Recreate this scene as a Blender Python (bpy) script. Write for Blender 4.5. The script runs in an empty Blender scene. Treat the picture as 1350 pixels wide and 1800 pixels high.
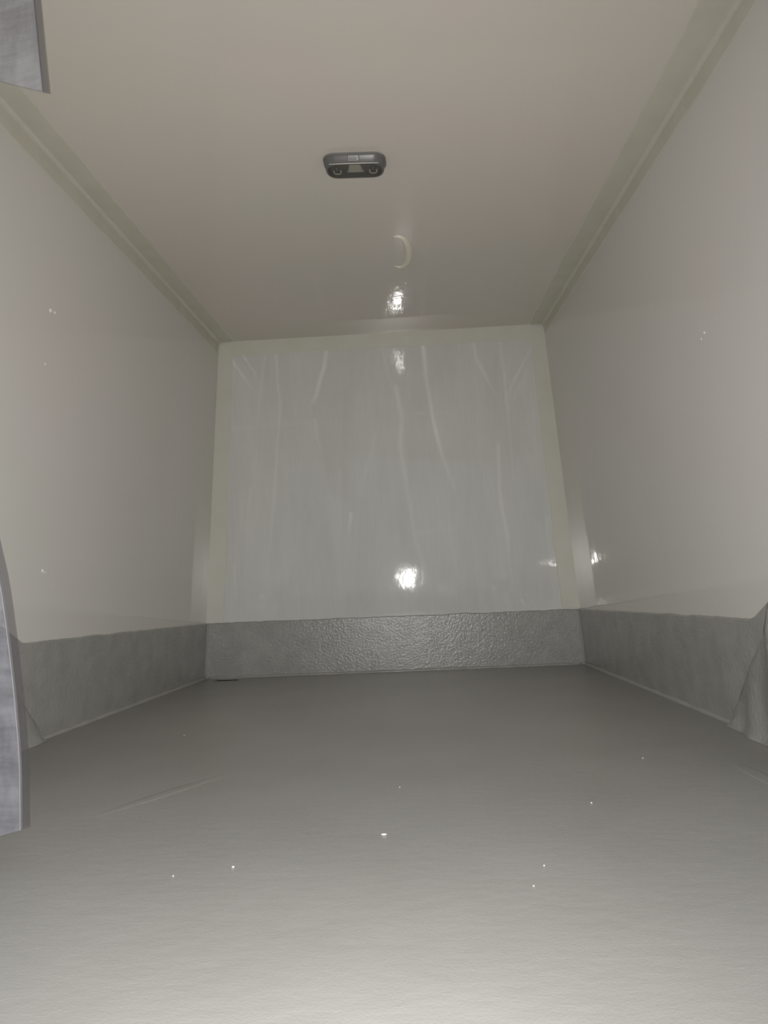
import bpy, bmesh, math, random
from mathutils import Vector, Matrix, noise

random.seed(7)
scene = bpy.context.scene
C = scene.collection

# ------------------------------------------------------------------ camera
CAM_H = 0.315
cam_d = bpy.data.cameras.new('camera')
cam = bpy.data.objects.new('camera', cam_d); C.objects.link(cam)
cam_d.sensor_fit = 'VERTICAL'; cam_d.sensor_height = 24.0
cam_d.lens = 24.0 * 1247.0 / 1800.0
cam_d.clip_start = 0.01
cam.matrix_world = Matrix(((0.99759, 0.04799, 0.05015, 0.0),
                           (0.05564, -0.12081, -0.99112, 0.0),
                           (-0.0415, 0.99152, -0.12319, CAM_H),
                           (0, 0, 0, 1)))
scene.camera = cam

# ------------------------------------------------------------------ light
world = bpy.data.worlds.new('world'); scene.world = world
world.use_nodes = True
bg = world.node_tree.nodes['Background']
bg.inputs['Color'].default_value = (0.76, 0.86, 1.0, 1)       # dim overcast daylight behind the open rear doors
bg.inputs['Strength'].default_value = 0.50

fl_d = bpy.data.lights.new('phone_flash', 'SPOT')             # the phone's own lamp, beside its lens
fl_d.spot_size = math.radians(134); fl_d.spot_blend = 1.0
fl_d.energy = 75.0; fl_d.color = (1.0, 0.98, 0.94); fl_d.shadow_soft_size = 0.0035
fl = bpy.data.objects.new('phone_flash', fl_d); C.objects.link(fl)
fl.matrix_world = (Matrix.Translation((0.010, -0.01, CAM_H - 0.010)) @ cam.matrix_world.to_3x3().to_4x4()
                   @ Matrix.Rotation(math.radians(7), 4, 'Y') @ Matrix.Rotation(math.radians(-3), 4, 'X'))

vs = scene.view_settings
vs.view_transform = 'Standard'; vs.look = 'None'; vs.gamma = 1.0
vs.use_curve_mapping = False; vs.exposure = 0.06
scene.cycles.max_bounces = 14; scene.cycles.diffuse_bounces = 8; scene.cycles.glossy_bounces = 6
scene.cycles.transparent_max_bounces = 12

# ------------------------------------------------------------------ room measure
Y0 = 0.30                                                       # rear sill (the open doors)
TLy, TLz, TRy, TRz = 3.141, 1.5385, 3.176, 1.5475
def xl(y, z): return -0.9970 + 0.00415 * (3.187 - y) + 0.06575 * z
def xr(y, z): return 0.7020 + 0.0003 * (3.226 - y) - 0.0595 * z
def yb(x, z): return 3.2064 + 0.02325 * (x + 0.15) - 0.03112 * z   # bulkhead leans a little towards the doors
def zc(x, y):
    t = (x + 0.8956) / 1.5055
    return (TLz + 0.0441 * (y - TLy)) * (1 - t) + (TRz + 0.0926 * (y - TRy)) * t

# ------------------------------------------------------------------ helpers
def link(name, me, m, parent=None, smooth=False):
    o = bpy.data.objects.new(name, me); C.objects.link(o)
    if m: me.materials.append(m)
    if parent: o.parent = parent
    if smooth:
        for p in me.polygons: p.use_smooth = True
    return o
def mesh(name, verts, faces):
    me = bpy.data.meshes.new(name); me.from_pydata([tuple(v) for v in verts], [], faces); me.update(); return me
def tag(o, label, cat, kind=None, group=None):
    o['label'] = label; o['category'] = cat
    if kind: o['kind'] = kind
    if group: o['group'] = group
    return o
def empty(name, loc, rot=(0, 0, 0)):
    o = bpy.data.objects.new(name, None); o.empty_display_size = 0.05; C.objects.link(o)
    o.location = loc; o.rotation_euler = rot; return o
def slab(name, fn, us, vsr, out, m, parent=None, smooth=True, hole=None, attr=None):
    """closed panel: inner face fn(u,v) on a grid, backed at inner+out"""
    nu, nv = len(us), len(vsr)
    V = []; F = []
    for v in vsr:
        for u in us: V.append(Vector(fn(u, v)))
    n = nu * nv
    O = Vector(out)
    V += [p + O for p in V[:n]]
    idx = lambda i, j: j * nu + i
    cell = set()
    for j in range(nv - 1):
        for i in range(nu - 1):
            if hole and hole[0] <= us[i] and us[i + 1] <= hole[1] and hole[2] <= vsr[j] and vsr[j + 1] <= hole[3]: continue
            cell.add((i, j))
    edges = {}
    for (i, j) in cell:
        a, b, c, d = idx(i, j), idx(i + 1, j), idx(i + 1, j + 1), idx(i, j + 1)
        F.append((a, b, c, d)); F.append((d + n, c + n, b + n, a + n))
        for e in ((a, b), (b, c), (c, d), (d, a)): edges[e] = 1
    for (a, b) in list(edges):
        if (b, a) not in edges: F.append((b, a, a + n, b + n))
    me = mesh(name, V, F)
    bm = bmesh.new(); bm.from_mesh(me); bmesh.ops.recalc_face_normals(bm, faces=bm.faces); bm.to_mesh(me); bm.free()
    if attr:
        at = me.attributes.new('streak', 'FLOAT', 'POINT')
        for k in range(n): at.data[k].value = attr(V[k])
    o = link(name, me, m, parent)
    if smooth:
        for p in me.polygons: p.use_smooth = True
        bpy_auto(me)
    return o
def bpy_auto(me, ang=30):
    bm = bmesh.new(); bm.from_mesh(me)
    for e in bm.edges:
        e.smooth = len(e.link_faces) == 2 and e.calc_face_angle(0) < math.radians(ang)
    bm.to_mesh(me); bm.free()
def lin(a, b, n): return [a + (b - a) * i / (n - 1) for i in range(n)]
def tube(pts, r, seg=8, close=True):
    """round bar through points"""
    V = []; F = []
    P = [Vector(p) for p in pts]
    for k, p in enumerate(P):
        t = (P[min(k + 1, len(P) - 1)] - P[max(k - 1, 0)]).normalized()
        a = t.orthogonal().normalized() if k == 0 else (A - t * A.dot(t)).normalized()
        A = a; b = t.cross(a)
        rr = r[k] if isinstance(r, (list, tuple)) else r
        for s in range(seg):
            g = 2 * math.pi * s / seg
            V.append(p + (a * math.cos(g) + b * math.sin(g)) * rr)
    for k in range(len(P) - 1):
        for s in range(seg):
            F.append((k * seg + s, k * seg + (s + 1) % seg, (k + 1) * seg + (s + 1) % seg, (k + 1) * seg + s))
    F.append(tuple(range(seg - 1, -1, -1))); F.append(tuple(range((len(P) - 1) * seg, len(P) * seg)))
    return V, F
def rrect(w, d, r, n=6):
    """rounded rectangle outline, counter-clockwise"""
    o = []
    for cx, cy, a0 in ((w/2-r, d/2-r, 0), (-w/2+r, d/2-r, 90), (-w/2+r, -d/2+r, 180), (w/2-r, -d/2+r, 270)):
        for k in range(n + 1):
            a = math.radians(a0 + 90 * k / n); o.append((cx + r * math.cos(a), cy + r * math.sin(a)))
    return o
def loft(rings, cap0=True, cap1=True):
    V = []; F = []; n = len(rings[0])
    for r in rings: V += r
    for k in range(len(rings) - 1):
        for s in range(n):
            F.append((k * n + s, k * n + (s + 1) % n, (k + 1) * n + (s + 1) % n, (k + 1) * n + s))
    if cap0: F.append(tuple(range(n - 1, -1, -1)))
    if cap1: F.append(tuple(range((len(rings) - 1) * n, len(rings) * n)))
    return V, F
def fixn(o):
    bm = bmesh.new(); bm.from_mesh(o.data); bmesh.ops.recalc_face_normals(bm, faces=bm.faces); bm.to_mesh(o.data); bm.free()
    return o

# ------------------------------------------------------------------ materials
def mat(name, col, rough=0.4, spec=0.5, metal=0.0):
    m = bpy.data.materials.new(name); m.use_nodes = True
    b = m.node_tree.nodes['Principled BSDF']
    b.inputs['Base Color'].default_value = (*col, 1); b.inputs['Roughness'].default_value = rough
    b.inputs['Specular IOR Level'].default_value = spec; b.inputs['Metallic'].default_value = metal
    return m
def nodes(m): return m.node_tree.nodes, m.node_tree.links, m.node_tree.nodes['Principled BSDF']
def obj_noise(m, scale, detail=3, rough=0.5, stretch=(1, 1, 1)):
    N, L, B = nodes(m)
    tc = N.new('ShaderNodeTexCoord'); mp = N.new('ShaderNodeMapping'); mp.inputs['Scale'].default_value = stretch
    nz = N.new('ShaderNodeTexNoise'); nz.inputs['Scale'].default_value = scale
    nz.inputs['Detail'].default_value = detail; nz.inputs['Roughness'].default_value = rough
    L.new(tc.outputs['Object'], mp.inputs['Vector']); L.new(mp.outputs['Vector'], nz.inputs['Vector'])
    return nz
def add_bump(m, sources):
    """sources: (socket, strength, distance) chained"""
    N, L, B = nodes(m); prev = None
    for s, st, di in sources:
        bp = N.new('ShaderNodeBump'); bp.inputs['Strength'].default_value = st; bp.inputs['Distance'].default_value = di
        L.new(s, bp.inputs['Height'])
        if prev: L.new(prev.outputs['Normal'], bp.inputs['Normal'])
        prev = bp
    L.new(prev.outputs['Normal'], B.inputs['Normal'])
def vary(m, c0, c1, src, lo=0.35, hi=0.65):
    N, L, B = nodes(m)
    rp = N.new('ShaderNodeValToRGB'); rp.color_ramp.elements[0].position = lo; rp.color_ramp.elements[1].position = hi
    rp.color_ramp.elements[0].color = (*c0, 1); rp.color_ramp.elements[1].color = (*c1, 1)
    L.new(src, rp.inputs['Fac']); L.new(rp.outputs['Color'], B.inputs['Base Color'])
    return rp

GEL = (0.72, 0.695, 0.66)
m_gel = mat('white_gelcoat', GEL, 0.045, 0.45)
vary(m_gel, (0.725, 0.69, 0.66), (0.71, 0.695, 0.655), obj_noise(m_gel, 1.7, 2).outputs['Fac'], 0.4, 0.6)
add_bump(m_gel, [(obj_noise(m_gel, 5, 2).outputs['Fac'], 0.10, 0.01), (obj_noise(m_gel, 34, 2).outputs['Fac'], 0.12, 0.002), (obj_noise(m_gel, 160, 2).outputs['Fac'], 0.06, 0.0008)])

m_ceil = mat('ceiling_gelcoat', GEL, 0.045, 0.45)
vary(m_ceil, (0.715, 0.658, 0.606), (0.70, 0.662, 0.60), obj_noise(m_ceil, 1.7, 2).outputs['Fac'], 0.4, 0.6)
add_bump(m_ceil, [(obj_noise(m_ceil, 5, 2).outputs['Fac'], 0.10, 0.01), (obj_noise(m_ceil, 34, 2).outputs['Fac'], 0.10, 0.0018), (obj_noise(m_ceil, 160, 2).outputs['Fac'], 0.06, 0.0008)])
m_back = mat('bulkhead_gelcoat', GEL, 0.045, 0.45)
N, L, B = nodes(m_back)
at = N.new('ShaderNodeAttribute'); at.attribute_name = 'streak'
fine = obj_noise(m_back, 70, 4, 0.6, (1, 1, 0.10))
mid = obj_noise(m_back, 9, 3, 0.6, (1, 1, 0.22))
mul = N.new('ShaderNodeMath'); mul.operation = 'MULTIPLY'
add1 = N.new('ShaderNodeMath'); add1.operation = 'MULTIPLY_ADD'
add1.inputs[1].default_value = 0.52; 
L.new(mid.outputs['Fac'], mul.inputs[0]); mul.inputs[1].default_value = 0.34
fm = N.new('ShaderNodeMath'); fm.operation = 'MULTIPLY_ADD'; fm.inputs[1].default_value = 0.17
L.new(fine.outputs['Fac'], fm.inputs[0]); L.new(mul.outputs[0], fm.inputs[2])
L.new(at.outputs['Fac'], add1.inputs[0]); L.new(fm.outputs[0], add1.inputs[2])
rp = N.new('ShaderNodeValToRGB')
rp.color_ramp.elements[0].position = 0.12; rp.color_ramp.elements[0].color = (0.64, 0.645, 0.62, 1)
rp.color_ramp.elements[1].position = 0.75; rp.color_ramp.elements[1].color = (0.90, 0.895, 0.865, 1)
L.new(add1.outputs[0], rp.inputs['Fac']); L.new(rp.outputs['Color'], B.inputs['Base Color'])
add_bump(m_back, [(obj_noise(m_back, 6, 2).outputs['Fac'], 0.10, 0.008), (obj_noise(m_back, 38, 2, 0.5, (1, 1, 0.6)).outputs['Fac'], 0.10, 0.0016), (fine.outputs['Fac'], 0.05, 0.0008)])

m_band = mat('cream_joint_band', (0.72, 0.70, 0.61), 0.26, 0.45)
vary(m_band, (0.61, 0.59, 0.50), (0.645, 0.625, 0.545), obj_noise(m_band, 12, 3).outputs['Fac'])
add_bump(m_band, [(obj_noise(m_band, 90, 2).outputs['Fac'], 0.08, 0.001)])
m_band_b = mat('cream_bulkhead_band', (0.68, 0.665, 0.58), 0.24, 0.45)
vary(m_band_b, (0.68, 0.67, 0.59), (0.70, 0.69, 0.625), obj_noise(m_band_b, 12, 3).outputs['Fac'])
m_ridge = mat('caustic_cream', (0.88, 0.85, 0.72), 0.3)  # pale cream stands in for light reflected onto the ceiling
m_seam = mat('seam_sealant', (0.74, 0.71, 0.62), 0.4)

m_kick = mat('grey_resin', (0.27, 0.27, 0.26), 0.23, 0.5)
vary(m_kick, (0.325, 0.322, 0.303), (0.375, 0.372, 0.352), obj_noise(m_kick, 14, 4, 0.6).outputs['Fac'])
add_bump(m_kick, [(obj_noise(m_kick, 110, 2, 0.5).outputs['Fac'], 0.35, 0.004), (obj_noise(m_kick, 300, 2).outputs['Fac'], 0.35, 0.0012)])

m_floor = mat('grey_floor_coating', (0.25, 0.247, 0.235), 0.34, 0.5)
vary(m_floor, (0.30, 0.294, 0.278), (0.34, 0.334, 0.318), obj_noise(m_floor, 3.2, 4, 0.6).outputs['Fac'], 0.3, 0.7)
add_bump(m_floor, [(obj_noise(m_floor, 55, 3, 0.5, (0.55, 1, 1)).outputs['Fac'], 0.16, 0.003), (obj_noise(m_floor, 330, 2).outputs['Fac'], 0.2, 0.001)])
m_bead = mat('pale_grey_sealant', (0.36, 0.355, 0.335), 0.45)
add_bump(m_bead, [(obj_noise(m_bead, 90, 3).outputs['Fac'], 0.5, 0.003)])
m_dark = mat('drain_dark', (0.05, 0.05, 0.048), 0.6)
m_crumb = mat('pale_crumb', (0.75, 0.73, 0.68), 0.7)

# lamp materials
m_hous = mat('lamp_grey_plastic', (0.13, 0.13, 0.125), 0.35)
m_rim = mat('lamp_rim_grey', (0.20, 0.20, 0.19), 0.3)
m_tray = mat('lamp_tray_grey', (0.23, 0.23, 0.22), 0.4)
m_refl = mat('lamp_reflector', (0.80, 0.78, 0.72), 0.35)
m_clip = mat('lamp_clip', (0.66, 0.64, 0.60), 0.35)
m_swit = mat('lamp_switch', (0.24, 0.235, 0.225), 0.3)
m_metal = mat('rail_steel', (0.45, 0.45, 0.46), 0.35, 0.5, 0.9)
def clear(name, tint, haze, body, rough=0.2, scuff=True, cover=0.6):
    m = bpy.data.materials.new(name); m.use_nodes = True
    N, L = m.node_tree.nodes, m.node_tree.links
    B = N['Principled BSDF']; out = N['Material Output']
    B.inputs['Base Color'].default_value = (*body, 1); B.inputs['Roughness'].default_value = rough
    tr = N.new('ShaderNodeBsdfTransparent'); tr.inputs['Color'].default_value = (*tint, 1)
    mx = N.new('ShaderNodeMixShader')
    L.new(tr.outputs[0], mx.inputs[1]); L.new(B.outputs[0], mx.inputs[2]); L.new(mx.outputs[0], out.inputs['Surface'])
    if scuff:
        n1 = obj_noise(m, 14, 4, 0.65, (3, 3, 1)); n2 = obj_noise(m, 16, 3, 0.6, (0.5, 0.5, 4))
        ad = N.new('ShaderNodeMath'); ad.operation = 'ADD'; L.new(n1.outputs['Fac'], ad.inputs[0]); L.new(n2.outputs['Fac'], ad.inputs[1])
        mr = N.new('ShaderNodeMapRange'); mr.inputs['From Min'].default_value = 0.7; mr.inputs['From Max'].default_value = 1.35
        mr.inputs['To Min'].default_value = haze; mr.inputs['To Max'].default_value = cover
        L.new(ad.outputs[0], mr.inputs['Value']); L.new(mr.outputs['Result'], mx.inputs['Fac'])
    else:
        mx.inputs['Fac'].default_value = haze
    return m
m_pvc = clear('scuffed_clear_vinyl', (0.86, 0.87, 0.90), 0.10, (0.34, 0.34, 0.37), 0.2, True, 0.42)
m_pvc_up = clear('cloudy_clear_vinyl', (0.80, 0.80, 0.82), 0.35, (0.42, 0.41, 0.41), 0.22, True, 0.85)
m_edge = clear('vinyl_edge_rib', (0.84, 0.825, 0.84), 0.13, (0.16, 0.16, 0.165), 0.12, False)
m_scuff = clear('whitened_vinyl', (0.9, 0.9, 0.9), 0.45, (0.42, 0.42, 0.43), 0.3, False)
m_lens = clear('lamp_lens', (0.80, 0.80, 0.78), 0.06, (0.4, 0.4, 0.4), 0.05, False)

# ------------------------------------------------------------------ structure
# back wall with dried runs of gelcoat
STREAKS = [([(-0.386, 1.542), (-0.41, 1.392), (-0.45, 1.265), (-0.479, 1.217)], 1.0, 0.011), ([(-0.461, 1.152), (-0.45, 1.052), (-0.418, 0.98)], 0.4, 0.007), ([(0.274, 1.55), (0.291, 1.398), (0.334, 1.311), (0.378, 1.223)], 0.6, 0.009), ([(0.274, 1.55), (0.283, 1.456)], 0.5, 0.009), ([(0.046, 1.541), (0.057, 1.339), (0.082, 1.125), (0.115, 0.955), (0.164, 0.793)], 1.0, 0.01), ([(-0.085, 1.289), (-0.057, 1.132), (-0.074, 1.006), (-0.041, 0.726), (-0.021, 0.56), (0.018, 0.395)], 0.45, 0.012), ([(-0.634, 1.541), (-0.62, 1.202), (-0.65, 0.893), (-0.666, 0.727), (-0.705, 0.44)], 0.5, 0.007), ([(0.418, 1.32), (0.422, 1.038), (0.435, 0.787)], 0.4, 0.006), ([(0.372, 0.998), (0.366, 0.79), (0.382, 0.597), (0.401, 0.339)], 0.6, 0.008), ([(-0.31, 0.711), (-0.323, 0.615)], 0.7, 0.009), ([(-0.185, 1.067), (-0.264, 0.819)], 0.3, 0.008), ([(-0.683, 1.464), (-0.718, 1.236), (-0.743, 0.842)], 0.35, 0.007), ([(-0.151, 1.544), (-0.117, 1.348), (-0.087, 1.232)], 0.35, 0.012), ([(0.404, 1.55), (0.413, 1.349), (0.454, 1.233)], 0.4, 0.006), ([(0.434, 0.29), (0.451, 0.253)], 0.8, 0.006), ([(0.084, 0.352), (0.19, 0.307)], 0.35, 0.03), ([(-0.848, 0.5), (-0.839, 0.309)], 0.5, 0.006), ([(-0.763, 0.842), (-0.791, 0.567)], 0.3, 0.01), ([(-0.875, 0.848), (-0.908, 0.326)], 0.4, 0.01), ([(0.587, 0.506), (0.618, 0.37)], 0.5, 0.007), ([(0.568, 0.643), (0.579, 0.291)], 0.35, 0.012), ([(-0.84, 1.128), (-0.349, 1.143)], 0.2, 0.01), ([(0.014, 1.156), (0.235, 1.152)], 0.2, 0.008), ([(-0.012, 0.608), (0.207, 0.632)], 0.2, 0.012), ([(-0.358, 0.907), (-0.376, 0.412)], 0.25, 0.014)]
SEG = []
for pts, st, w in STREAKS:
    for k in range(len(pts) - 1):
        n = len(pts) - 1
        f0 = 1.0 - 0.35 * k / n; f1 = 1.0 - 0.35 * (k + 1) / n
        if k == n - 1: f1 = 0.15
        SEG.append((pts[k], pts[k + 1], st * f0, st * f1, w))
def streak(p):
    x = p.x + 0.006 * noise.noise(Vector((p.x * 3, p.z * 6, 2.0))); z = p.z; best = 0.0
    for (a, b, s0, s1, w) in SEG:
        if x < min(a[0], b[0]) - 3 * w or x > max(a[0], b[0]) + 3 * w or z < min(a[1], b[1]) - 3 * w or z > max(a[1], b[1]) + 3 * w: continue
        dx, dz = b[0] - a[0], b[1] - a[1]; t = max(0, min(1, ((x - a[0]) * dx + (z - a[1]) * dz) / (dx * dx + dz * dz)))
        d2 = (x - a[0] - t * dx) ** 2 + (z - a[1] - t * dz) ** 2
        v = (s0 + (s1 - s0) * t) * math.exp(-d2 / (w * w) * 1.4)
        best = max(best, v)
    return best * (0.75 + 0.4 * noise.noise(Vector((p.x * 20, p.z * 5, 0))))
def back_fn(u, v):
    z = v * 1.62 - 0.02
    x = xl(3.2, z) - 0.02 + u * (xr(3.2, z) - xl(3.2, z) + 0.04)
    return (x, yb(x, z), z)
wb = slab('wall_back', back_fn, lin(0, 1, 300), lin(0, 1, 240), (0, 0.06, 0), m_back, attr=streak)
tag(wb, 'glossy off-white bulkhead wall with pale vertical drip streaks', 'wall', 'structure')

YE = 3.26
def left_fn(u, v):
    y = Y0 + u * (YE - Y0); z = -0.02 + v * (1.60)
    return (xl(y, z), y, z)
def right_fn(u, v):
    y = Y0 + u * (YE - Y0); z = -0.02 + v * (1.60)
    return (xr(y, z), y, z)
wl = slab('wall_left', left_fn, lin(0, 1, 40), lin(0, 1, 24), (-0.06, 0, 0), m_gel)
tag(wl, 'plain glossy white side wall on the left', 'wall', 'structure')
wr = slab('wall_right', right_fn, lin(0, 1, 40), lin(0, 1, 24), (0.06, 0, 0), m_gel)
tag(wr, 'plain glossy white side wall on the right', 'wall', 'structure')
def ceil_fn(u, v):
    y = Y0 + v * (YE - Y0); x = -1.0 + u * 1.75
    return (x, y, zc(x, y))
ce = slab('ceiling', ceil_fn, lin(0, 1, 40), lin(0, 1, 60), (0, 0, 0.06), m_ceil)
tag(ce, 'glossy off-white ceiling panel of the cargo box', 'ceiling', 'structure')

HX0, HX1, HY0, HY1 = -0.918, -0.812, 3.055, 3.150
fx = sorted(set(lin(-1.05, 0.76, 30) + [HX0, HX1])); fy = sorted(set(lin(Y0, YE, 50) + [HY0, HY1]))
fo = slab('floor', lambda u, v: (u, v, 0.0), fx, fy, (0, 0, -0.05), m_floor, smooth=False, hole=(HX0, HX1, HY0, HY1))
tag(fo, 'grey coated cargo floor, pale towards the doors', 'floor', 'structure')

gr = slab('ground', lambda u, v: (u, v, -0.55), lin(-9, 9, 7), lin(-14, 6, 7), (0, 0, -0.05), None, smooth=False)
m_asph = mat('asphalt', (0.11, 0.11, 0.108), 0.85); vary(m_asph, (0.09, 0.09, 0.088), (0.13, 0.13, 0.128), obj_noise(m_asph, 60, 4).outputs['Fac'])
gr.data.materials.append(m_asph); tag(gr, 'asphalt yard under and behind the vehicle', 'ground', 'structure')

# drain in the floor near the left back corner
dr = empty('floor_drain', ((HX0 + HX1) / 2, (HY0 + HY1) / 2, -0.03))
tag(dr, 'dark narrow drain slot in floor by the back left corner', 'drain')
w, d = (HX1 - HX0) / 2, (HY1 - HY0) / 2
V = []; F = []
for (a, b) in ((w, d), ): 
    V = [(-w, -d, 0.027), (w, -d, 0.027), (w, d, 0.027), (-w, d, 0.027), (-w, -d, 0), (w, -d, 0), (w, d, 0), (-w, d, 0)]
    F = [(4, 5, 6, 7), (0, 1, 5, 4), (1, 2, 6, 5), (2, 3, 7, 6), (3, 0, 4, 7)]
link('tray', mesh('tray', V, F), m_dark, dr)
rimV, rimF = [], []
for (ww, dd, zz) in ((w + 0.008, d + 0.008, 0.0302), (w + 0.006, d + 0.006, 0.0306), (w - 0.001, d - 0.001, 0.0306), (w - 0.001, d - 0.001, 0.026)):
    rimV += [(-ww, -dd, zz), (ww, -dd, zz), (ww, dd, zz), (-ww, dd, zz)]
for k in range(3):
    for s in range(4): rimF.append((k*4+s, k*4+(s+1) % 4, (k+1)*4+(s+1) % 4, (k+1)*4+s))
link('rim', mesh('rim', rimV, rimF), m_floor, dr)

# grey kick panels (baseboards), 6 mm proud, hand-cut wavy top edge
T = 0.007
def wav(s, k): return 0.0025 * noise.noise(Vector((s * 9, k, 0))) + 0.0018 * noise.noise(Vector((s * 31, k, 3)))
def step(y, ys):
    if y >= ys: return 0.0
    return min(0.115, (ys - y) * 0.46)
def hl(y): return 0.2455 + 0.002 * (3.2 - y) + step(y, 1.688) + wav(y, 1)
def hr(y): return 0.2415 + 0.002 * (3.2 - y) + step(y, 1.539) + wav(y, 5)
def kl(u, v):
    y = Y0 + 0.004 + u * (3.19 - Y0); z = v * hl(y)
    y = min(y, yb(xl(y, z), z) - 0.001)
    return (xl(y, z) + T + (-0.004 if v > 0.999 else 0), y, z)
def kr(u, v):
    y = Y0 + 0.004 + u * (3.21 - Y0); z = v * hr(y)
    y = min(y, yb(xr(y, z), z) - 0.001)
    return (xr(y, z) - T + (0.004 if v > 0.999 else 0), y, z)
vv = lin(0, 0.985, 14) + [1.0]
bl = slab('baseboard_left', kl, lin(0, 1, 160), vv, (-T - 0.01, 0, 0), m_kick)
tag(bl, 'rough grey resin kick panel along the left wall', 'baseboard', 'structure')
br = slab('baseboard_right', kr, lin(0, 1, 160), vv, (T + 0.01, 0, 0), m_kick)
tag(br, 'rough grey resin kick panel along the right wall', 'baseboard', 'structure')
def kb(u, v):
    s = u * 1.69
    z = v * (0.2445 - 0.0035 * u + 1.4 * wav(s, 9))
    x = xl(3.19, z) + T + u * (xr(3.2, z) - xl(3.19, z) - 2 * T)
    return (x, yb(x, z) - T + (0.004 if v > 0.999 else 0), z)
bb = slab('baseboard_back', kb, lin(0, 1, 160), vv, (0, T + 0.01, 0), m_kick)
tag(bb, 'grey hammered resin kick panel at the foot of the bulkhead, catching the flash', 'baseboard', 'structure')

# cream joint bands
def band(name, fn, n, m=m_band): 
    """fn(t) -> list of section points (closed ring)"""
    V, F = loft([fn(k / (n - 1)) for k in range(n)])
    o = link(name, mesh(name, V, F), m); return fixn(o)
def angle_left(t):
    y = Y0 + 0.01 + t * (3.12 - Y0); 
    z = zc(-0.895, y); x = xl(y, z); wc = 0.072 + 0.005 * noise.noise(Vector((y * 4, 1, 0))); ww = 0.058 + 0.005 * noise.noise(Vector((y * 4, 2, 0)))
    e = 0.0022
    return [Vector(p) for p in ((x - .002, y, z + .002), (x + wc, y, zc(x + wc, y) + .0004), (x + wc - .004, y, zc(x + wc, y) - e), (x + .012, y, z - e - .003), (xl(y, z - .012) + e + .001, y, z - .012),
            (xl(y, z - ww) + e, y, z - ww + .004), (xl(y, z - ww) - .0004, y, z - ww))]
def angle_right(t):
    y = Y0 + 0.01 + t * (3.155 - Y0)
    z = zc(0.61, y); x = xr(y, z); wc = 0.072 + 0.005 * noise.noise(Vector((y * 4, 5, 0))); ww = 0.05 + 0.005 * noise.noise(Vector((y * 4, 6, 0)))
    e = 0.0022
    return [Vector(p) for p in ((x + .002, y, z + .002), (x - wc, y, zc(x - wc, y) + .0004), (x - wc + .004, y, zc(x - wc, y) - e), (x - .012, y, z - e - .003), (xr(y, z - .012) - e - .001, y, z - .012),
            (xr(y, z - ww) - e, y, z - ww + .004), (xr(y, z - ww) + .0004, y, z - ww))]
t1 = band('trim_1', angle_left, 60); tag(t1, 'cream joint band along the left edge of the ceiling', 'trim', 'structure')
t2 = band('trim_2', angle_right, 60); tag(t2, 'cream joint band along the right edge of the ceiling', 'trim', 'structure')
def seam(y, side):
    z = zc(-0.895 if side < 0 else 0.61, y); x = xl(y, z) if side < 0 else xr(y, z)
    return (x - side * 0.0075 + 0.0008 * noise.noise(Vector((y * 25, side, 0))), y, z - 0.0085)
for o, side, ye in ((t1, -1, 3.12), (t2, 1, 3.155)):
    ys = lin(Y0 + 0.02, ye, 150)
    V, F = tube([seam(y, side) for y in ys], [0.0019 + 0.0012 * noise.noise(Vector((y * 40, side, 4))) for y in ys], 6)
    link('seam_bead', mesh('seam_bead', V, F), m_seam, o, True)
E3 = 0.0022
def bside(side):
    def fn(t):
        z = 0.244 + t * (1.535 - 0.244)
        wv = 0.068 + 0.012 * (1 - t) + 0.004 * noise.noise(Vector((z * 5, side, 0)))
        x = (xl(3.17, z) if side < 0 else xr(3.18, z)); s = -side
        P = lambda dx, dy: Vector((x + s * dx, yb(x + s * dx, z) - dy, z))
        return [P(-.003, -.002), P(wv, -.0004), P(wv - .004, E3), P(.01, E3), P(-.003, E3)]
    return fn
t3 = band('trim_3', bside(-1), 50, m_band_b); tag(t3, 'cream vertical joint band at the left edge of the bulkhead', 'trim', 'structure')
t4 = band('trim_4', bside(1), 50, m_band_b); tag(t4, 'cream vertical joint band at the right edge of the bulkhead', 'trim', 'structure')
def btop(t):
    x = -0.84 + t * (0.555 + 0.84)
    z = zc(x, 3.15); wv = 0.070 + 0.004 * noise.noise(Vector((x * 5, 3, 0)))
    P = lambda dz, dy: Vector((x, yb(x, z - dz) - dy, z - dz))
    return [P(-.003, -.002), P(wv, -.0004), P(wv - .004, E3), P(.01, E3 + .0005), P(-.003, E3 + .001)]
t5 = band('trim_5', btop, 50, m_band_b); tag(t5, 'cream horizontal joint band along the top of the bulkhead', 'trim', 'structure')

# sealant beads where kick panels meet the floor and each other
def bead(name, pts, r, label, seg=8):
    rs = [r * (1 + 0.35 * noise.noise(Vector(p) * 14)) for p in pts]
    V, F = tube(pts, rs, seg); o = link(name, mesh(name, V, F), m_bead, None, True)
    tag(o, label, 'trim', 'structure'); return o
bead('trim_6', [(xl(y, 0) + T - .001, y, -0.001) for y in lin(1.78, 3.17, 70)], 0.0105, 'pale sealant bead where the left kick panel meets the floor')
bead('trim_7', [(xr(y, 0) - T + .001, y, -0.001) for y in lin(1.68, 3.19, 70)], 0.0105, 'pale sealant bead where the right kick panel meets the floor')
o = bead('trim_8', [(x, yb(x, 0) - T + .001, 0.0) for x in lin(-0.975, 0.68, 90)], 0.0085, 'sealant bead along the foot of the bulkhead')
o.data.materials[0] = m_kick
o = bead('trim_9', [(xl(3.17, z) + T + .001, yb(-.98, z) - T - .001, z) for z in lin(0.008, 0.24, 30)], 0.004, 'thin sealant line in the left back corner of the kick panels')
o = bead('trim_10', [(xr(3.2, z) - T - .001, yb(.69, z) - T - .001, z) for z in lin(0.008, 0.236, 30)], 0.004, 'thin sealant line in the right back corner of the kick panels')

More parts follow.
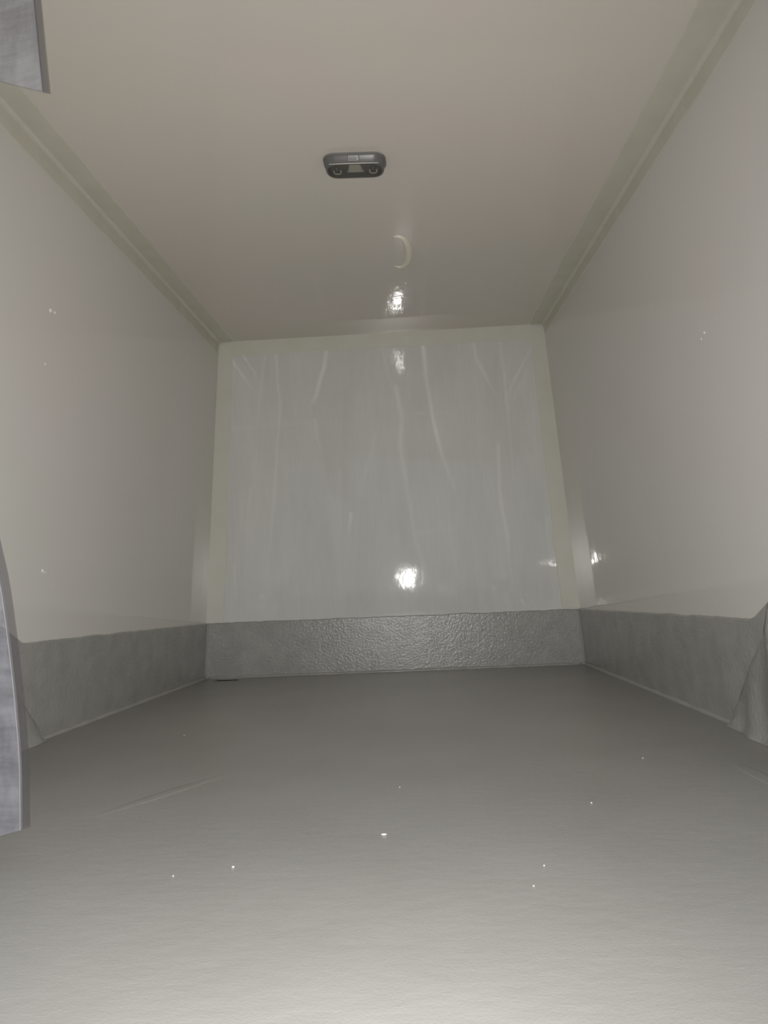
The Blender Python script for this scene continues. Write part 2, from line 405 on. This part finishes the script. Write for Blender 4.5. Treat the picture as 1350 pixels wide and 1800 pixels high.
# ------------------------------------------------------------------ wheel arches
def arch(side, y0):
    L_, A_, H_ = 0.92, 0.46, 0.31
    rings = []
    for k in range(49):
        d = 0.004 + (L_ - 0.008) * k / 48
        y = y0 - d
        t = abs(d - A_) / A_
        h = H_ * (1 - t ** 1.5) + 0.012
        dd = min(d, L_ - d)
        ks = [(0, 0.012), (.15, .024), (.28, .038), (.36, .075), (.43, .105), (.46, .11)]
        for q in range(len(ks) - 1):
            if dd <= ks[q + 1][0] + 1e-6:
                s = (dd - ks[q][0]) / (ks[q + 1][0] - ks[q][0]); p = ks[q][1] + (ks[q + 1][1] - ks[q][1]) * s; break
        fold = 0.004 * math.sin(d * 46 + side) * min(1, d / .1)
        prof = [(-.004, 0.0005), (p + .012 + fold, 0.0005), (p + .004 + fold, .02 if h > .04 else h * .4), (p + fold * .7, .45 * h), (p * .93 + fold * .4, .75 * h), (p * .8, .9 * h), (p * .5, .975 * h), (-.004, h)]
        ring = []
        for o_, z in prof:
            nz = 0.003 * noise.noise(Vector((y * 12, z * 12, side * 3.0))) if o_ > 0 else 0.0
            x = xl(y, z) + T + o_ + nz if side < 0 else xr(y, z) - T - o_ - nz
            ring.append(Vector((x, y, z)))
        rings.append(ring)
    V, F = loft(rings)
    c = Vector((xl(y0 - .46, 0) if side < 0 else xr(y0 - .46, 0), y0 - 0.46, 0))
    o = link('wheel_arch', mesh('wheel_arch', [v - c for v in V], F), m_kick, None, True)
    o.location = c; fixn(o); bpy_auto(o.data, 40)
    return o
a = arch(-1, 1.79); tag(a, 'grey resin-covered wheel arch at the left wall behind the vinyl strip', 'wheel arch')
a = arch(1, 1.70); tag(a, 'grey resin-covered wheel arch at the right wall near the frame edge', 'wheel arch')

# ------------------------------------------------------------------ ceiling lamp
LX, LY = -0.124, 1.705
LZ = zc(LX, LY)
e1 = (Vector((LX + .1, LY, zc(LX + .1, LY))) - Vector((LX, LY, LZ))).normalized()
e2 = (Vector((LX, LY + .1, zc(LX, LY + .1))) - Vector((LX, LY, LZ))).normalized()
e3 = e1.cross(e2).normalized(); e2 = e3.cross(e1)
lamp = empty('ceiling_lamp', (0, 0, 0))
lamp.matrix_world = Matrix(((e1.x, e2.x, e3.x, LX), (e1.y, e2.y, e3.y, LY), (e1.z, e2.z, e3.z, LZ), (0, 0, 0, 1)))
tag(lamp, 'small dark grey oblong dome lamp with clear lens on the ceiling', 'lamp')
def ring(w, d, r, z, oy=0): return [Vector((x, y + oy, z)) for x, y in rrect(w, d, r)]
# local z is up into the ceiling: the lamp goes to negative z, -y is the side towards the doors
V, F = loft([ring(.158, .086, .030, 0), ring(.158, .086, .030, -.004), ring(.155, .082, .030, -.008), ring(.150, .074, .029, -.020, .003), ring(.146, .070, .028, -.0225, .004),
             ring(.139, .062, .025, -.0225, .004), ring(.134, .057, .023, -.0125, .004)])
h_ = link('housing', mesh('housing', V, F), m_hous, lamp); fixn(h_); bpy_auto(h_.data, 45)
for p in h_.data.polygons: p.use_smooth = True
V, F = loft([ring(.162, .090, .032, -.0003), ring(.162, .090, .032, -.003), ring(.157, .085, .031, -.0045)])
fixn(link('base_flange', mesh('base_flange', V, F), m_rim, lamp))
V, F = loft([ring(.134, .057, .023, -.0118, .004), ring(.134, .057, .023, -.0130, .004)])
fixn(link('tray', mesh('tray', V, F), m_tray, lamp))
def prism(b0, b1, z0, z1):
    return loft([[Vector((x, y, z0)) for x, y in b0], [Vector((x, y, z1)) for x, y in b1]])
V, F = loft([[Vector((x, y, -.0125)) for x, y in ((-.013, -.016), (.013, -.016), (.024, .030), (-.024, .030))],
             [Vector(p) for p in ((-.011, -.015, -.0140), (.011, -.015, -.0140), (.017, .014, -.0200), (-.017, .014, -.0200))]])
fixn(link('reflector', mesh('reflector', V, F), m_refl, lamp))
for sx in (-1, 1):
    x0 = sx * .047
    pts = [(x0 - .009, .010, -.0165), (x0 - .009, .022, -.0165), (x0 - .006, .0265, -.0165), (x0 + .006, .0265, -.0165), (x0 + .009, .022, -.0165), (x0 + .009, .010, -.0165)]
    V, F = tube(pts, 0.0022, 8)
    c_ = link('bulb_clip', mesh('bulb_clip', V, F), m_clip, lamp, True)
    V, F = tube([(x0, -.006, -.0165), (x0, .004, -.0165), (x0, .018, -.0165)], [.003, .0042, .0036], 10)
    link('bulb', mesh('bulb', V, F), m_tray, lamp, True)
V, F = loft([ring(.1385, .0615, .025, -.0212, .004), ring(.1385, .0615, .025, -.0232, .004), ring(.130, .054, .022, -.0246, .004)])
ln = fixn(link('lens', mesh('lens', V, F), m_lens, lamp))
# dividing rib between the sloped side strip and the lens, and the switch on the side facing the doors
V, F = tube([(-.063, -.0315, -.0224), (-.02, -.0335, -.0228), (.02, -.0335, -.0228), (.063, -.0315, -.0224)], .0011, 8)
link('rib', mesh('rib', V, F), m_clip, lamp, True)
V, F = loft([[Vector(p) for p in ((-.015, -.0415, -.0065), (.015, -.0415, -.0065), (.015, -.0355, -.0190), (-.015, -.0355, -.0190))],
             [Vector(p) for p in ((-.013, -.0450, -.0085), (.013, -.0450, -.0085), (.013, -.0390, -.0185), (-.013, -.0390, -.0185))]])
sw = fixn(link('switch', mesh('switch', V, F), m_swit, lamp))
V, F = loft([[Vector(p) for p in ((-.011, -.0435, -.0125), (.006, -.0435, -.0125), (.009, -.0405, -.0175), (-.011, -.0405, -.0175))],
             [Vector(p) for p in ((-.010, -.0455, -.0130), (.005, -.0455, -.0130), (.008, -.0425, -.0172), (-.010, -.0425, -.0172))]])
fixn(link('rocker', mesh('rocker', V, F), m_tray, sw))

# crescent of reflected light on the ceiling, shaped as a pale cream ridge
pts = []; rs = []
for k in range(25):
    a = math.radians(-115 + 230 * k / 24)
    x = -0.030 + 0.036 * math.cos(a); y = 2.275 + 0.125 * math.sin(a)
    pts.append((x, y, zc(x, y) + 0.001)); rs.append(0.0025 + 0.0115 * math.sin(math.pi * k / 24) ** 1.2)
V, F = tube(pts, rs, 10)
so = link('caustic_ridge', mesh('caustic_ridge', V, F), m_ridge, ce, True); so['label'] = 'crescent of reflected light shaped as a cream ridge'

# little glossy bumps added to give the side walls flash glints
def drop(parent, c, n, r):
    n = Vector(n).normalized(); a = n.orthogonal().normalized(); b = n.cross(a); V = []; F = []
    for i in range(5):
        ph = math.pi / 2 * i / 4
        for s in range(12):
            g = 2 * math.pi * s / 12
            V.append(Vector(c) + (a * math.cos(g) + b * math.sin(g)) * r * math.cos(ph) + n * (r * 0.8 * math.sin(ph) - .0004))
    for i in range(4):
        for s in range(12): F.append((i*12+s, i*12+(s+1) % 12, (i+1)*12+(s+1) % 12, (i+1)*12+s))
    fixn(link('glint_bump', mesh('glint_bump', V, F), m_drop, parent, True))
m_drop = mat('glint_bump', (0.7, 0.68, 0.64), 0.18)
for y, z, r in ((1.694, 1.087, .007), (1.715, 1.090, .005), (1.690, .944, .004), (1.757, .425, .006), (1.768, .421, .004)):
    drop(wl, (xl(y, z), y, z), (1, 0, 0), r)
for y, z, r in ((1.555, .875, .004), (1.575, .868, .003)):
    drop(wr, (xr(y, z), y, z), (-1, 0, 0), r)

# ------------------------------------------------------------------ vinyl strips hanging at the door
RY, RZ = 0.83, 1.352
rail = empty('curtain_rail', (-0.62, RY, 0))
tag(rail, 'steel curtain rail under the ceiling by the doors holding vinyl strips', 'rail')
V, F = loft([[Vector((x, y, z)) for y, z in ((-.045, RZ), (.045, RZ), (.045, RZ + .012), (-.045, RZ + .012))] for x in (-.28, .42)])
fixn(link('bar', mesh('bar', V, F), m_metal, rail))
for x in (-.22, .36):
    zt = zc(x - .62, RY)
    V, F = tube([(x, 0, RZ + .006), (x, 0, zt + .004)], .009, 10)
    link('bracket', mesh('bracket', V, F), m_metal, rail)

def strip(name, edge, width, y, sm, label, bow, parts_y, rib=0.012, skew=0.0):
    """edge: list of (z, x of the inner edge) bottom to top; sheet goes to -x by width, 3 mm thick, slightly bowed"""
    z0, x0 = edge[0]
    root = empty(name, (x0 - width / 2, y, z0)); tag(root, label, 'vinyl strip', group=None)
    o = Vector(root.location)
    def xe(z):
        for k in range(len(edge) - 1):
            if z <= edge[k + 1][0]:
                s = (z - edge[k][0]) / (edge[k + 1][0] - edge[k][0]); s2 = s
                return edge[k][1] + (edge[k + 1][1] - edge[k][1]) * s2
        return edge[-1][1]
    zt = edge[-1][0]; nz = 60; nu = 12
    def sheet(u0, u1, th, pname, m, nu_):
        def P(u, k):
            s = k / nz; zz = z0 + (zt - z0) * s
            zz += skew * (u / width) * (1 - s)
            return Vector((xe(z0 + (zt - z0) * s) - u, y + bow * math.sin(math.pi * u / width) + parts_y(s), zz)) - o
        V = []; F = []
        for k in range(nz + 1):
            for i in range(nu_ + 1):
                u = u0 + (u1 - u0) * i / nu_; p = P(u, k); V.append(p)
        n = len(V)
        V += [p + Vector((0, th, 0)) for p in V[:n]]
        V[:n] = [p - Vector((0, th, 0)) for p in V[:n]]
        W = nu_ + 1
        for k in range(nz):
            for i in range(nu_):
                a, b, c, d = k*W+i, k*W+i+1, (k+1)*W+i+1, (k+1)*W+i
                F += [(a, b, c, d), (d+n, c+n, b+n, a+n)]
        for i in range(nu_):
            F += [(i+1, i, i+n, i+1+n), (nz*W+i, nz*W+i+1, nz*W+i+1+n, nz*W+i+n)]
        for k in range(nz):
            F += [(k*W, (k+1)*W, (k+1)*W+n, k*W+n), ((k+1)*W+nu_, k*W+nu_, k*W+nu_+n, (k+1)*W+nu_+n)]
        ob = link(pname, mesh(pname, V, F), m, root, False); fixn(ob); return ob
    sheet(rib, width - rib, 0.0011, 'sheet', sm, nu)
    sheet(0.0, rib, 0.0018, 'edge_rib', m_edge, 2)
    sheet(rib - .0003, rib + .0011, 0.0021, 'rib_line', m_scuff, 1)
    sheet(width - rib, width, 0.0018, 'edge_rib', m_edge, 2)
    return root
strip('vinyl_strip', [(0.064, -.482), (.132, -.483), (.166, -.485), (.226, -.491), (.281, -.498), (.337, -.506), (.373, -.513), (.431, -.528), (.52, -.552), (.65, -.585), (.85, -.615), (1.1, -.63), (RZ + .001, -.632)],
      0.20, 0.86, m_pvc, 'long clear scuffed vinyl strip hanging almost to the floor at left', 0.012, lambda s: -0.012 * math.sin(math.pi * s), 0.011, -0.055)
strip('vinyl_strip', [(0.967, -.440), (1.03, -.447), (1.10, -.4545), (1.2, -.462), (RZ + .001, -.468)],
      0.17, 0.80, m_pvc_up, 'short cloudy grey vinyl strip hanging in the upper left corner', 0.010, lambda s: 0.0, 0.010, 0.072)

# ------------------------------------------------------------------ crumbs on the floor
CR = [((-0.069, 1.003), .0045, 'elongated white crumb near the middle of the pale floor'),
      ((-0.247, 0.897), .0035, 'white crumb on the pale floor left of the middle'),
      ((0.236, 1.124), .0030, 'round white crumb on the floor towards the right'),
      ((0.396, 1.404), .0030, 'tiny white crumb on the floor near the right wheel arch'),
      ((-0.313, 0.874), .0022, 'tiny crumb on the floor nearest the long vinyl strip'),
      ((-0.056, 1.246), .0024, 'farthest crumb along the middle of the floor'),
      ((0.125, 0.880), .0022, 'upper of two close crumbs on the pale floor at right'),
      ((0.104, 0.822), .0022, 'lower of two close crumbs on the pale floor at right'),
      ((-0.614, 1.797), .0032, 'tiny pale crumb on the dark floor near the left kick panel')]
for (x, y), r, lab in CR:
    r *= 0.5
    bm = bmesh.new(); bmesh.ops.create_icosphere(bm, subdivisions=2, radius=1.0)
    sx = 1.7 if 'elongated' in lab else 1.0
    for v in bm.verts:
        k = 1 + 0.35 * noise.noise(v.co * 1.5 + Vector((x * 50, y * 50, 0)))
        v.co = Vector((v.co.x * r * sx * k, v.co.y * r * k, (v.co.z * 0.55 + 0.5) * r * k))
    zmin = min(v.co.z for v in bm.verts)
    for v in bm.verts: v.co.z -= zmin
    me = bpy.data.meshes.new('floor_crumb'); bm.to_mesh(me); bm.free()
    o = link('floor_crumb', me, m_crumb, None, True); o.location = (x, y, 0.0); tag(o, lab, 'crumb', group='white crumbs on the cargo floor')
# faint welts under the floor coating
for nm, p0, p1, lab in (('trim_11', (-0.549, 1.086), (-0.366, 1.424), 'faint low welt in the floor coating at left'), ('trim_12', (0.541, 1.40), (0.545, 1.10), 'faint low welt in the floor coating at right')):
    n = 24; ring_ = []
    P0, P1 = Vector((*p0, 0)), Vector((*p1, 0)); dr_ = (P1 - P0).normalized(); sd = Vector((-dr_.y, dr_.x, 0))
    for k in range(n):
        s = k / (n - 1); c = P0.lerp(P1, s); h = 0.0006 * math.sin(math.pi * s) - .0002; w_ = .004 + .018 * math.sin(math.pi * s)
        ring_.append([c - sd * w_ - Vector((0, 0, .0005)), c - sd * w_ * .5 + Vector((0, 0, h * .6)), c + Vector((0, 0, h)), c + sd * w_ * .5 + Vector((0, 0, h * .6)), c + sd * w_ - Vector((0, 0, .0005))])
    V, F = loft(ring_); o = fixn(link(nm, mesh(nm, V, F), m_floor, None, True)); tag(o, lab, 'trim', 'structure')
